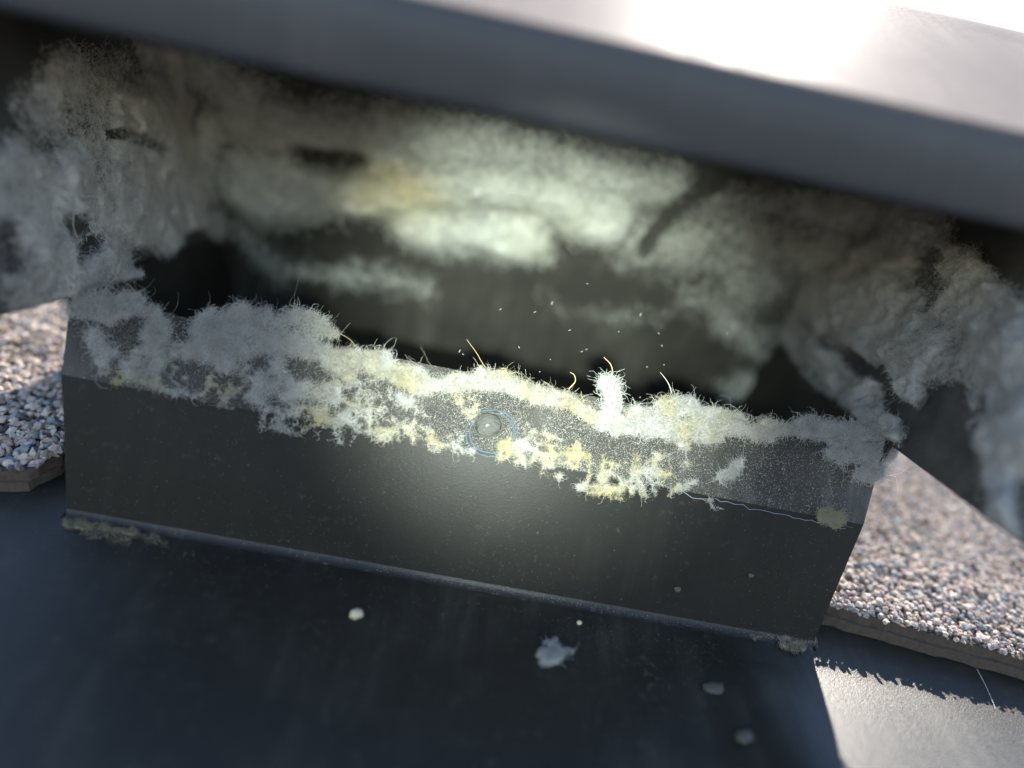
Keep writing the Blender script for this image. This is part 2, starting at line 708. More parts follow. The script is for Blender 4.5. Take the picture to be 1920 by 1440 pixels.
M_halo = plain('bluish_residue', (0.07, 0.10, 0.125), 0.7, 0.3, 900)
M_rivet = black_metal('dusty_rivet', base=(0.08, 0.08, 0.073), rough=0.7, dust=0.8, speck=1.0, dustcol=(0.36, 0.36, 0.32), gs=0.9, grain=1800, spec=.2)
rivet = dome_obj('rivet', rp + FN * 0.25, 2.0, 0.95, M_rivet, vent)
bpy.context.view_layer.update()
ring_obj('washer', rp + FN * 0.25, 2.15, 0.16, M_rivet, rivet)
ring_obj('washer_edge', rp2 + FN * 0.25, 3.3, 0.16, M_halo, rivet)
ring_obj('sealant_ring', rp2 + FN * 0.12, 3.85, 0.13, M_halo, rivet)

# hood
YB = 70.0
LY = 6.0                                 # the lip stands here, the slanted mouth below it


def zb(y, right):
    return (33.0 if right else 31.3) - 0.225 * y


def ztop(y):
    return 79.0 + (y - LY) * 0.205


def zshoulder(y):
    return ztop(y) - 13 * max(0, (y - 55) / 16.5) ** 2


for sgn in (1, -1):
    r = sgn > 0
    pts = []
    for y in np.linspace(YB, -17.0, 24):
        z = zb(y, r) + (fbm(np.array([[y, 0, 5.0 * sgn]]), 9, 2)[0] - .5) * 0.6
        pts.append((sgn * half_w(z), y, z))
    pts.append((sgn * half_w(68), LY, 68))
    for y in [LY + .3] + list(np.linspace(54, YB, 8)):
        z = zshoulder(y) - 0.62
        pts.append((sgn * half_w(z), y, z))
    bm_obj('side_wall', plate(pts, (sgn * 0.8, 0, 0)), M_hood, vent)
bm_obj('back_wall', plate([(-half_w(0), YB + .1, -.2), (half_w(0), YB + .1, -.2), (half_w(zshoulder(YB) - .9), YB + .1, zshoulder(YB) - .9), (-half_w(zshoulder(YB) - .9), YB + .1, zshoulder(YB) - .9)], (0, 0.8, 0)), M_dark, vent)
# top: crowned sheet, its sides rolled down
nx, ny = 60, 40
xs = np.linspace(-1, 1, nx)
ys = np.linspace(LY + .1, YB + 1.5, ny)
V = []
for y in ys:
    w = half_w(ztop(y)) + 1.0
    x = xs * w
    z = zshoulder(y) - 1.3 * np.clip((np.abs(xs) - .965) / .035, 0, 1) ** 2
    V.append(np.stack([x, np.full(nx, y), z], 1))
V = np.concatenate(V)
V[:, 2] += (fbm(V, 45, 2, 9.0) - .5) * 0.4 * np.clip((V[:, 1] - LY) / 30, 0, 1)
idx = np.arange(nx * ny).reshape(ny, nx)
F = np.stack([idx[:-1, :-1], idx[:-1, 1:], idx[1:, 1:], idx[1:, :-1]], -1).reshape(-1, 4)
top = mesh_np('hood_top', V, F, M_top, vent)
md = top.modifiers.new('thickness', 'SOLIDIFY')
md.thickness = 0.5 * S
md.offset = -1
es = top.modifiers.new('crisp_edges', 'EDGE_SPLIT')
es.split_angle = math.radians(40)
# lip: folded front band with a rolled hem
bm = bmesh.new()
sect = [(LY + .9, 78.4), (LY + .4, 79.0), (LY, 78.5), (LY - .1, 70.2), (LY - .1, 69.1), (LY + .3, 68.5), (LY + .9, 68.7), (LY + 1.1, 69.6), (LY + .8, 77.6)]
rows = []
for x in np.linspace(-1, 1, 50):
    rows.append([bm.verts.new((float(x) * (half_w(z) + 1.0), y + 0.12 * math.sin(x * 5), z + 0.06 * math.sin(x * 7 + 1))) for y, z in sect])
for a, b in zip(rows[:-1], rows[1:]):
    for k in range(len(sect)):
        bm.faces.new((a[k], a[(k + 1) % len(sect)], b[(k + 1) % len(sect)], b[k]))
bm.faces.new(rows[0])
bm.faces.new(rows[-1])
bm_obj('front_lip', bm, M_lip, vent, smooth=True)
# throat below the hood: sides and the drooping damper
for sgn in (1, -1):
    tz = [zb(16, sgn > 0) + 1.5, zb(69.9, sgn > 0) + 3]
    bm_obj('throat_side', plate([(sgn * 57.8, 6, .1), (sgn * 57.8, 69.9, .1), (sgn * (half_w(tz[1]) - 1.0), 69.9, tz[1]), (sgn * (half_w(tz[0]) - 1.0), 17.5, tz[0])], (sgn * .5, 0, 0)), M_dark, vent)
bm_obj('damper_flap', plate([(-57, 22, 13), (57, 22, 13), (57, 69.5, 2), (-57, 69.5, 2)], (0, 0, -.8)), M_dark, vent, bevel=0.2)


# ------------------------------------------------------------------ lint
def capsule_density(px, py, caps, fall=0.55):
    D = np.zeros(len(px))
    Neg = np.zeros(len(px))
    for c in caps:
        x0, y0, x1, y1, r, s = c
        dx, dy = x1 - x0, y1 - y0
        L2 = dx * dx + dy * dy + 1e-6
        t = np.clip(((px - x0) * dx + (py - y0) * dy) / L2, 0, 1)
        d = np.hypot(px - x0 - dx * t, py - y0 - dy * t) / r
        f = np.clip((1.0 - d) / fall, 0, 1)
        f = f * f * (3 - 2 * f)
        if s > 0:
            D = np.maximum(D, f * s)
        else:
            Neg = np.maximum(Neg, f * -s)
    return np.clip(D - Neg, 0, 1.2)


GREY = np.array([0.6, 0.59, 0.57])
WHITE = np.array([0.62, 0.61, 0.58])
YELLOW = np.array([0.60, 0.54, 0.34])
BROWN = np.array([0.27, 0.23, 0.18])


def field(P, caps, warp, wscale, seed, contrast=0.9, fall=0.55, veins=0.0):
    w1 = fbm(P, wscale, 4, seed) - .5
    w2 = fbm(P, wscale, 4, seed + 31.7) - .5
    px, py = project(P)
    D = capsule_density(px + w1 * warp * 2, py + w2 * warp * 2, caps, fall)
    n = fbm(P, wscale * .8, 5, seed + 11.0)
    D = np.clip(D * (1 + contrast * (n - .5) * 2), 0, 1.2)
    if veins:                                             # a web: lint only along the ridges of a noise
        v = np.abs(fbm(P, veins, 3, seed + 3) - .5) * 2
        v2 = np.abs(fbm(P, veins * .45, 2, seed + 9) - .5) * 2
        D = D * np.maximum(np.clip(1.15 - v / .11, 0, 1), .7 * np.clip(1.1 - v2 / .12, 0, 1))
    return D, px, py


def fibres(name, P, Nrm, n_seg, length, rad, curl, lift, col, mat, parent):
    n = len(P)
    t = rng.normal(0, 1, (n, 3))
    t -= Nrm * (t * Nrm).sum(1, keepdims=True)
    t /= np.linalg.norm(t, axis=1, keepdims=True) + 1e-9
    d = t + Nrm * (lift * rng.random((n, 1)) - 0.1)
    d /= np.linalg.norm(d, axis=1, keepdims=True)
    L = length * rng.lognormal(0, 0.45, (n, 1)) / n_seg
    ax = rng.normal(0, 1, (n, 3))
    pts = [P]
    for k in range(n_seg):
        pts.append(pts[-1] + d * L)
        d = d + np.cross(ax, d) * curl * .35 + rng.normal(0, curl * .4, (n, 3))
        d /= np.linalg.norm(d, axis=1, keepdims=True)
    C = np.stack(pts, 1)
    tube_mesh_np(name, C, rad * rng.lognormal(0, .3, n), col, mat, parent)
    return


def tube_mesh_np(name, C, rad, col, mat, parent, kind='stuff', sides=3):
    n, k, _ = C.shape
    T = np.gradient(C, axis=1)
    T /= np.linalg.norm(T, axis=2, keepdims=True) + 1e-9
    ref = rng.normal(0, 1, (n, 1, 3))
    A = np.cross(T, ref)
    A /= np.linalg.norm(A, axis=2, keepdims=True) + 1e-9
    B = np.cross(T, A)
    taper = np.linspace(1, .55, k)[None, :, None]
    R = np.asarray(rad).reshape(-1, 1, 1) * taper
    V = []
    for s in range(sides):
        a = 2 * math.pi * s / sides
        V.append(C + (A * math.cos(a) + B * math.sin(a)) * R)
    V = np.stack(V, 2)                                   # n,k,sides,3
    idx = np.arange(n * k * sides).reshape(n, k, sides)
    nxt = np.roll(idx, -1, 2)
    F = np.stack([idx[:, :-1], nxt[:, :-1], nxt[:, 1:], idx[:, 1:]], -1).reshape(-1, 4)
    cc = None
    if col is not None:
        cc = np.repeat(col[:, None, :], k * sides, 1).reshape(-1, 3)
    o = mesh_np(name, V.reshape(-1, 3), F, mat, parent, smooth=True, col=cc)
    if kind:
        o['kind'] = kind
    return o


def lint(thing_name, label, O, U, V, Nn, urange, vrange, step, caps, hmax, warp, wscale, seed, n_fib, flen, frad, lift=0.9, curl=0.9,
         colour=None, thr=0.07, base=0.15, contrast=0.9, rough_h=0.5, fib_pow=1.0, cat='lint', xlimit=None, backing=0.0, felt_k=1.0, ridged=0.0, fall=0.55, veins=0.0, strands=0, fgain=1.08, felt_shade=1.0):
    O, U, V, Nn = (np.array(a, float) for a in (O, U, V, Nn))
    us = np.arange(urange[0], urange[1], step)
    vs = np.arange(vrange[0], vrange[1], step)
    nu, nv = len(us), len(vs)
    uu, vv = np.meshgrid(us, vs)
    P = O + uu.ravel()[:, None] * U + vv.ravel()[:, None] * V
    D, px, py = field(P, caps, warp, wscale, seed, contrast, fall, veins)
    if xlimit is not None:
        D = D * xlimit(P)
    hn = fbm(P, wscale * .55, 5, seed + 5)
    hn = (1 - ridged) * hn + ridged * (1 - np.abs(2 * fbm(P, wscale * .8, 5, seed + 17) - 1) * 2.2)
    h = base + hmax * np.clip(D, 0, 1) ** 0.8 * (1 - rough_h + rough_h * 2 * hn)
    Q = P + Nn * h[:, None]
    col = colour(P, px, py, D) if colour else np.repeat(GREY[None], len(P), 0)
    idx = np.arange(nu * nv).reshape(nv, nu)
    F = np.stack([idx[:-1, :-1], idx[:-1, 1:], idx[1:, 1:], idx[1:, :-1]], -1).reshape(-1, 4)
    keep = D[F].max(1) > thr
    F = F[keep]
    used = np.unique(F)
    mp = -np.ones(len(P), int)
    mp[used] = np.arange(len(used))
    root = empty(thing_name, (0, 0, 0))
    c = Q[used].mean(0)
    root.location = [float(v) * S for v in c]
    tag(root, label, cat)
    felt = mesh_np('felt', Q[used] - c, mp[F], M_felt, root, col=col[used] * felt_shade, dens=np.clip(D[used], 0, 1) * felt_k)  # felt painted darker beneath the fuzz, as shade deep in the mat
    if backing:                                            # the far side of a mat that stands free of the metal
        Pb = P - Nn * (backing * np.clip(D, 0, 1) ** .7 * (.5 + hn))[:, None]
        mesh_np('felt_underside', Pb[used] - c, mp[F][:, ::-1], M_felt, root, col=col[used], dens=np.clip(D[used], 0, 1))
    w = np.clip(D, 0, 1) ** fib_pow
    w[D < thr] = 0
    pick = rng.choice(len(P), n_fib, p=w / w.sum())
    B = Q[pick] + rng.uniform(-.5, .5, (n_fib, 1)) * step * U + rng.uniform(-.5, .5, (n_fib, 1)) * step * V - c
    jit = rng.normal(0, 1, (n_fib, 1))
    fc = np.clip(col[pick] * (fgain + .12 * jit), 0.02, .85)
    fibres('fibre_fuzz', B, np.repeat(Nn[None], n_fib, 0), 5, flen, frad, curl, lift, fc, M_fibre, root)
    if strands:                                           # long loose threads lying through the mat
        pk = rng.choice(len(P), strands, p=w / w.sum())
        sc_ = np.clip(col[pk] * rng.uniform(.7, 1.1, (strands, 1)), 0.02, .85)
        fibres('loose_strands', Q[pk] - c, np.repeat(Nn[None], strands, 0), 12, flen * 3.0, frad * .9, .45, .04, sc_, M_fibre, root)
    return root


def blend(a, b, f):
    f = np.clip(f, 0, 1)[:, None]
    return a[None] * (1 - f) + b[None] * f


sl = 0.238
nl = math.hypot(1, sl)
# right wall
RW_O, RW_V, RW_N = (59.0, 0, 0), (sl / nl, 0, 1 / nl), (-1 / nl, 0, sl / nl)
LW_O, LW_V, LW_N = (-59.0, 0, 0), (-sl / nl, 0, 1 / nl), (1 / nl, 0, sl / nl)

right_caps = [(1440, 640, 1580, 720, 90, .5), (1480, 480, 1720, 600, 170, .55), (1800, 620, 1900, 800, 130, .5), (1600, 440, 1760, 470, 110, .75), (1640, 520, 1720, 660, 95, 1.0), (1720, 640, 1740, 735, 36, 1.0), (1800, 560, 1900, 640, 95, .8), (1890, 640, 1930, 860, 62, 1.0),
              (1915, 900, 1930, 1000, 36, .9), (1560, 560, 1620, 620, 75, .85), (1590, 690, 1650, 770, 52, .75), (1500, 660, 1580, 690, 60, .6), (1480, 460, 1560, 520, 80, .6), (1640, 790, 1680, 800, 34, .9),
              (1800, 880, 1850, 930, 26, .25),
              (1770, 480, 1760, 560, 30, -.55), (1840, 450, 1900, 480, 46, -.5), (1660, 690, 1690, 760, 26, -.6), (1790, 780, 1830, 900, 52, -.9), (1590, 640, 1650, 690, 22, -.5), (1860, 780, 1850, 840, 22, -.4)]
lint('wall_lint', 'thick bluish grey lint clinging to the right inner wall of the hood', RW_O, (0, 1, 0), RW_V, RW_N, (-28, 69), (24, 82), 0.34, right_caps,
     3.4, 45, 11, 3.3, 34000, 0.8, 0.027, lift=.5, rough_h=.95, ridged=.25, strands=300,
     xlimit=lambda P: np.clip((P[:, 2] - (33.0 - .225 * P[:, 1])) / 1.2, 0, 1),
     colour=lambda P, px, py, D: blend(np.array([.49, .475, .445]), np.array([.62, .60, .55]), (fbm(P, 14, 3, 8.8) - .4) * 2.2))

left_caps = [(110, 190, 270, 150, 120, .5), (330, 130, 470, 180, 120, .95), (270, 220, 330, 330, 130, 1.0), (180, 340, 330, 420, 130, .95), (60, 380, 170, 520, 130, .62), (160, 500, 230, 570, 62, 1.0), (100, 540, 60, 580, 60, .5),
             (215, 560, 260, 590, 40, .9), (255, 530, 256, 565, 14, 1.0), (400, 420, 280, 450, 28, .8), (120, 220, 200, 260, 90, .35), (430, 230, 400, 390, 90, .9), (0, 330, 60, 560, 95, .6),
             (300, 525, 385, 495, 72, -1.2), (125, 415, 126, 430, 26, -.8), (158, 460, 130, 475, 22, -.8), (195, 258, 275, 278, 18, -.75), (205, 200, 215, 260, 16, -.5), (0, 430, 0, 500, 30, -.5), (365, 400, 400, 395, 12, -.4), (140, 540, 100, 545, 10, -.4)]
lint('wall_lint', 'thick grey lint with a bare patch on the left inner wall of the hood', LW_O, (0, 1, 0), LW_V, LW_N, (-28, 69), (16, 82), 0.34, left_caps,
     3.2, 40, 11, 6.1, 30000, 0.9, 0.028, lift=.6, rough_h=.8, ridged=.15, strands=300,
     xlimit=lambda P: np.clip((P[:, 2] - (31.0 - .225 * P[:, 1])) / 1.2 + .15, 0, 1),
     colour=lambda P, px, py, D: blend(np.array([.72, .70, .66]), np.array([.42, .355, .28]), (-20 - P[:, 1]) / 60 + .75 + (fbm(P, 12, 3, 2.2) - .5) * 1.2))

back_caps = [(1300, 470, 1470, 520, 110, .35), (1360, 600, 1440, 650, 60, .3), (400, 330, 430, 250, 95, .7), (370, 120, 480, 200, 110, .7), (500, 340, 800, 350, 110, .95), (700, 330, 1120, 370, 95, 1.15), (800, 420, 980, 440, 90, 1.0), (480, 230, 900, 260, 110, .8), (900, 270, 1250, 330, 90, .7), (1180, 420, 1420, 470, 110, .45), (1350, 380, 1640, 400, 90, .55),
             (520, 500, 820, 550, 46, .36), (440, 420, 520, 500, 70, .3), (1290, 560, 1430, 600, 60, .22), (1360, 730, 1470, 670, 30, .4), (1380, 430, 1580, 480, 120, .6), (1380, 540, 1500, 560, 80, .3), (1440, 620, 1520, 660, 50, .3), (1000, 550, 1250, 580, 40, .16), (1230, 500, 1300, 520, 60, .2),
             (1200, 435, 1340, 325, 24, -.8), (600, 290, 690, 280, 34, -.55), (640, 300, 650, 300, 20, -.4)]
lint('wall_lint', 'pale torch lit lint matted over the dark back wall of the hood', (0, YB, 0), (1, 0, 0), (0, 0, 1), (0, -1, 0), (-70, 72), (0, 72), 0.5, back_caps,
     8, 50, 24, 9.4, 9000, 1.6, 0.04, lift=.5, rough_h=.6, fall=1.0, contrast=.6, cat='lint',
     xlimit=lambda P: np.clip((half_w(P[:, 2]) + 3.5 - np.abs(P[:, 0])) / 3, 0, 1),
     colour=lambda P, px, py, D: blend(np.array([.58, .60, .55]), np.array([.62, .56, .36]), np.exp(-((px - 750) / 110) ** 2 - ((py - 340) / 50) ** 2) * 1.5 * fbm(P, 5, 3, 2.4) + (fbm(P, 20, 3, 4.4) - .62)))

# mats on and over the flange edge of the front panel
FU, FV = (1, 0, 0), (0, math.cos(A2), math.sin(A2))
FO = (0, Y1, Z1)


def mat_colour(P, px, py, D):
    y = (fbm(P, 3.2, 4, 1.1) - .40) * 2.6 * np.clip((px - 520) / 200, 0, 1) * np.clip((1560 - px) / 250, 0, 1)
    c = blend(WHITE, YELLOW, y)
    return c


left_mat = [(150, 580, 250, 580, 31.3, 0.68), (180, 640, 200, 660, 27.6, 0.40), (290, 600, 300, 640, 31.3, 0.76), (240, 670, 300, 670, 31.3, 0.72), (400, 620, 440, 650, 42.3, 0.80), (350, 660, 430, 675, 29.4, 0.76), (450, 600, 600, 608, 23.9, 0.72), (470, 640, 590, 640, 36.8, 0.72),
            (530, 690, 500, 740, 20.2, 0.56), (600, 630, 622, 635, 18.4, 0.64), (490, 730, 620, 730, 22.1, 0.64), (600, 740, 640, 742, 12.9, 0.48),
            (240, 610, 265, 612, 26, -.9), (340, 610, 350, 625, 26, -.9), (330, 700, 420, 715, 22, -.8), (560, 715, 600, 715, 16, -.7), (470, 700, 500, 690, 24, -.8), (640, 660, 600, 690, 14, -.5), (230, 650, 262, 640, 20, -.7)]
lint('rim_lint', 'torn grey white fluff over the left half of the panel rim', FO, FU, FV, FN, (-68, -22), (-1, 17), 0.2, left_mat, 0.7, 26, 2.6, 2.7, 26000, 1.1, 0.021, lift=.9, curl=1.0, base=.2, strands=160, felt_k=.7, fgain=1.1, felt_shade=.75, contrast=1.5,
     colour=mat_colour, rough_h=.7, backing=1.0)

mid_mat = [(600, 660, 640, 690, 20.2, .85), (640, 680, 720, 680, 22.8, 1.0), (710, 690, 790, 715, 21.5, 1.0), (640, 690, 660, 710, 12.1, .6), (790, 722, 860, 722, 13.4, .95), (850, 722, 960, 722, 17.5, 1.0), (950, 725, 1060, 755, 17.5, 1.0), (1050, 755, 1115, 790, 12.8, .9),
           (740, 720, 800, 735, 8.1, .8), (900, 705, 950, 705, 9.4, .8)]
lint('rim_lint', 'fluffy cream lint roll on the panel rim above the rivet', FO, FU, FV, FN, (-26, 18), (1, 15.5), 0.17, mid_mat, 1.5, 9, 3.0, 4.9, 22000, 1.0, 0.026, lift=1.5, curl=1.3, base=.2, strands=90, felt_k=.65, fgain=1.1, felt_shade=.62,
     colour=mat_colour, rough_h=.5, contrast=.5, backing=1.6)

right_mat = [(1150, 800, 1190, 800, 20.5, 1.0), (1180, 785, 1270, 770, 19.0, .95), (1200, 800, 1330, 815, 21.9, 1.0), (1240, 760, 1300, 765, 17.5, .9), (1300, 775, 1390, 800, 17.5, .9), (1340, 805, 1440, 815, 14.6, .95), (1420, 800, 1600, 825, 14.6, .9), (1500, 800, 1650, 810, 19.0, .8),
             (1560, 850, 1660, 850, 24.9, .85), (1610, 890, 1640, 880, 21.9, .6), (1270, 825, 1282, 845, 5.8, .8), (1650, 800, 1690, 800, 17.5, .8), (1360, 790, 1400, 796, 6, -.7), (1450, 822, 1580, 848, 6, -.8)]
lint('rim_lint', 'long fluffy cream lint mat along the right half of the panel rim', FO, FU, FV, FN, (14, 68), (0, 17), 0.2, right_mat, 1.3, 14, 3.2, 7.9, 24000, 1.0, 0.026, lift=1.3, curl=1.2, base=.2, strands=160, felt_k=.65, fgain=1.1, felt_shade=.62,
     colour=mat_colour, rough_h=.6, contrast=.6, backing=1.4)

# matted strands in the crease between lower face and flange
web_l = [(200, 690, 860, 835, 26, .85), (470, 720, 700, 780, 40, .8), (640, 710, 800, 760, 26, .7), (860, 735, 900, 790, 22, .6), (500, 790, 660, 830, 20, .6), (190, 690, 420, 730, 9, .9), (260, 690, 420, 715, 7, .8), (420, 725, 560, 765, 12, .9), (470, 735, 500, 760, 9, .8), (560, 760, 700, 795, 11, .9), (690, 780, 860, 830, 9, .8), (700, 770, 760, 800, 12, .75), (760, 790, 850, 810, 9, .7), (600, 790, 690, 812, 10, .5),
         (500, 775, 560, 790, 9, .5), (740, 745, 770, 755, 8, .8), (820, 800, 890, 850, 10, .5), (640, 760, 660, 800, 10, .6), (880, 850, 960, 862, 5, .7)]
lint('crease_lint', 'thin cream web of lint strands in the crease left of the rivet', FO, FU, FV, FN, (-62, 0), (-2.5, 9), 0.13, web_l, .35, 14, 2.0, 3.9, 11000, .7, 0.022, lift=.4, curl=1.3, base=.08,
     colour=lambda P, px, py, D: blend(WHITE, YELLOW, (fbm(P, 5, 3, 4.1) - .4) * 2.6), contrast=.8, felt_k=.4, veins=4.0)
web_r = [(960, 845, 1240, 905, 34, .9), (1060, 880, 1160, 915, 34, 1.0), (1000, 815, 1080, 850, 24, .6), (1200, 860, 1280, 870, 16, .4), (960, 850, 1080, 880, 16, .7), (1060, 880, 1180, 890, 17, .9), (1080, 895, 1140, 918, 16, .95), (1140, 880, 1150, 860, 9, .7), (1180, 905, 1300, 915, 10, .8), (1250, 912, 1300, 905, 8, .8),
         (980, 830, 1030, 845, 9, .4), (1330, 940, 1360, 955, 8, .4)]
lint('crease_lint', 'yellowish crumbly lint strands in the crease right of the rivet', FO, FU, FV, FN, (-2, 64), (-3, 7), 0.14, web_r, .4, 14, 2.0, 6.6, 10000, .7, 0.022, lift=.5, curl=1.3, base=.08,
     colour=lambda P, px, py, D: blend(WHITE, YELLOW, (fbm(P, 4, 3, 9.1) - .36) * 3 * np.clip((1330 - px) / 80, 0, 1)), contrast=.8, felt_k=.4, veins=4.0)
lint('lint_patch', 'small square tan lint patch near the right end of the crease', FO, FU, FV, FN, (52, 64), (-2, 3), 0.12, [(1545, 966, 1568, 974, 20, 1.0)], .7, 5, 1.2, 1.9, 900, .7, 0.026,
     colour=lambda P, px, py, D: np.repeat(np.array([[.45, .40, .29]]), len(P), 0))
lint('lint_curl', 'pale crescent of lint alone on the dusty right part of the flange', FO, FU, FV, FN, (34, 50), (0, 9), 0.12, [(1348, 893, 1372, 888, 8, .95), (1368, 888, 1382, 868, 8, .95)], .6, 4, 1.5, 5.2, 1100, .9, 0.026,
     colour=lambda P, px, py, D: np.repeat(WHITE[None], len(P), 0))
lint('lint_wisp', 'short white wisp of lint left of the rivet on the flange', FO, FU, FV, FN, (-20, -6), (0, 9), 0.12, [(752, 745, 768, 760, 7, 1.0)], .4, 4, 1.5, 7.2, 500, .8, 0.026,
     colour=lambda P, px, py, D: np.repeat(WHITE[None], len(P), 0))

# upright white tuft
tuft = tag(empty('lint_tuft', (0, 0, 0)), 'small upright white lint tuft standing in the gap of the rim', 'lint')
n = 5200
line = np.array([(1128, 800), (1142, 775), (1150, 750), (1143, 725), (1140, 714)], float)
wid = np.array([16, 16, 12, 13, 18.0])
t = rng.random(n) ** .9 * (len(line) - 1.001)
i0 = t.astype(int)
f = (t - i0)[:, None]
pp = line[i0] * (1 - f) + line[i0 + 1] * f
ww = wid[i0] * (1 - f[:, 0]) + wid[i0 + 1] * f[:, 0]
off = rng.normal(0, .45, (n, 2)) * ww[:, None]
px, py = pp[:, 0] + off[:, 0], pp[:, 1] + off[:, 1] * .6
TP = on_plane(px, py, FN, FC + .9) + rng.normal(0, .5, (n, 1)) * FN
tc = TP.mean(0)
tuft.location = [float(v) * S for v in tc]
fibres('fibre_fuzz', TP - tc, np.repeat(FN[None], n, 0), 5, 1.1, .034, 1.2, 1.2, np.repeat(np.array([[.75, .76, .72]]), n, 0) * rng.uniform(.85, 1.1, (n, 1)), M_fibre, tuft)
tuft['kind'] = 'thing'
del tuft['kind']

# fluff on the flashing
lint('lint_pellet', 'ragged grey white lint scrap lying on the black flashing', (0, 0, 0), (1, 0, 0), (0, 1, 0), (0, 0, 1), (-10, 25), (-25, 0), 0.13, [(1018, 1238, 1042, 1236, 17, 1.0), (1034, 1222, 1048, 1232, 12, .9), (1020, 1207, 1040, 1208, 8, .35), (1060, 1226, 1068, 1230, 7, .6)], 1.3, 9, 1.2, 3.6, 1300, .55, 0.024,
     colour=lambda P, px, py, D: np.repeat(np.array([[.55, .55, .52]]), len(P), 0))
lint('silt_ridge', 'tan silt and fluff along the foot of the panel at its left end', (0, 0, 0), (1, 0, 0), (0, 1, 0), (0, 0, 1), (-62, -30), (-8, 3), 0.14, [(125, 984, 200, 992, 12, .8), (190, 994, 255, 1003, 9, .75), (240, 1004, 310, 1018, 10, .3), (160, 1000, 240, 1012, 14, .3)], .5, 12, 1.5, 2.6, 1300, .35, 0.024, cat='silt',
     colour=lambda P, px, py, D: np.repeat(np.array([[.27, .23, .16]]), len(P), 0))
lint('silt_ridge', 'brown silt at the foot of the panel at its right end', (0, 0, 0), (1, 0, 0), (0, 1, 0), (0, 0, 1), (42, 70), (-8, 5), 0.14, [(1440, 1194, 1525, 1204, 9, .6), (1470, 1205, 1500, 1215, 16, .85), (1410, 1190, 1450, 1200, 9, .3)], .7, 12, 1.5, 4.6, 900, .4, 0.024, cat='silt',
     colour=lambda P, px, py, D: np.repeat(np.array([[.30, .26, .19]]), len(P), 0))

# ------------------------------------------------------------------ hairs
M_thread = plain('bluish_thread', (0.30, 0.36, 0.40), 0.8, .3)
M_hair = plain('tan_hair', (0.42, 0.32, 0.14), 0.5, 0.2)
M_hair_w = plain('pale_hair', (0.6, 0.58, 0.5), 0.5, 0.2)


def smooth_line(pts, n=24):
    pts = np.array(pts, float)
    t = np.linspace(0, len(pts) - 1, n)
    out = []
    ext = np.vstack([2 * pts[0] - pts[1], pts, 2 * pts[-1] - pts[-2]])
    for a in t:
        i = min(int(a), len(pts) - 2)
        f = a - i
        p0, p1, p2, p3 = ext[i], ext[i + 1], ext[i + 2], ext[i + 3]
        out.append(.5 * ((2 * p1) + (-p0 + p2) * f + (2 * p0 - 5 * p1 + 4 * p2 - p3) * f * f + (-p0 + 3 * p1 - 3 * p2 + p3) * f ** 3))
    return np.array(out)


def hair(label, pts, rad, mat=None, plane=None, group=None):
    L = smooth_line(pts, 40)
    if mat is not None and mat.name.startswith('bluish'):
        L = L + rng.normal(0, 1.6, L.shape)
    n, c = plane if plane else (FN, FC + 1.0)
    C = on_plane(L[:, 0], L[:, 1], n, c)
    C = C + np.linspace(0, 1.2, len(C))[:, None] * np.asarray(n) * .4
    o = tube_mesh_np('hair', C[None], [rad], None, mat or M_hair, None, kind=None, sides=6)
    tag(o, label, 'hair', group)
    return o


hair('curved tan hair rising from the top of the white tuft', [(1142, 714), (1148, 700), (1144, 684), (1131, 671)], .11)
hair('short hooked tan hair left of the white tuft', [(1066, 730), (1078, 716), (1076, 704), (1068, 699)], .11)
hair('long thin brown hair leaning left above the rivet', [(916, 695), (905, 682), (893, 662), (875, 638)], .06)
hair('fine pale hair leaning left above the right rim mat', [(1259, 736), (1254, 722), (1246, 710), (1236, 699)], .06, M_hair_w)
hair('thin tan hair bridging the torn fluff and the cream roll', [(667, 648), (655, 636), (640, 628), (626, 626)], .05)
hair('reddish short bristle beside the gap in the rim', [(1097, 757), (1090, 742), (1089, 735)], .05)
hair('long pale hair hanging over the left wall lint', [(375, 400), (362, 340), (350, 290), (340, 250), (348, 175)], .07, M_hair_w, ((-1, 0, -sl), 59 - 4.0))
hair('short pale hair across the dark patches of the left wall lint', [(138, 400), (140, 425), (150, 445), (163, 458)], .06, M_hair_w, ((-1, 0, -sl), 59 - 3.0))
hair('loose white thread hanging in front of the right shingle edge', [(1832, 1255), (1848, 1290), (1864, 1333)], .05, M_hair_w, ((0, 0, 1), .4))

hair('thin bluish thread lying along the right end of the crease', [(1192, 910), (1225, 905), (1260, 915), (1300, 932), (1345, 938), (1400, 952), (1450, 962), (1500, 972), (1545, 984), (1583, 990)], .055, M_thread, (FN, FC - .15))
hair('short bluish thread looping above the crease beside the yellowish lint', [(1180, 925), (1200, 912), (1225, 908), (1250, 913), (1275, 925)], .05, M_thread, (FN, FC - .1))

# ------------------------------------------------------------------ motes, flakes, grit
M_mote = plain('mote_fluff', (0.2, 0.2, 0.19), 0.9, .2)


def pebble(name, c, ax, ay, az, rotz, mat, seed, tilt=None):
    r = np.random.default_rng(seed)
    bm = bmesh.new()
    bmesh.ops.create_icosphere(bm, subdivisions=2, radius=1)
    for v in bm.verts:
        k = 1 + r.normal(0, .12)
        v.co = Vector((v.co.x * ax * k, v.co.y * ay * k, v.co.z * az * k))
    o = bm_obj(name, bm, mat, None, smooth=True)
    o.location = [float(q) * S for q in c]
    if tilt is not None:
        o.rotation_euler = tilt.to_euler()
    else:
        o.rotation_euler = (0, 0, rotz)
    return o


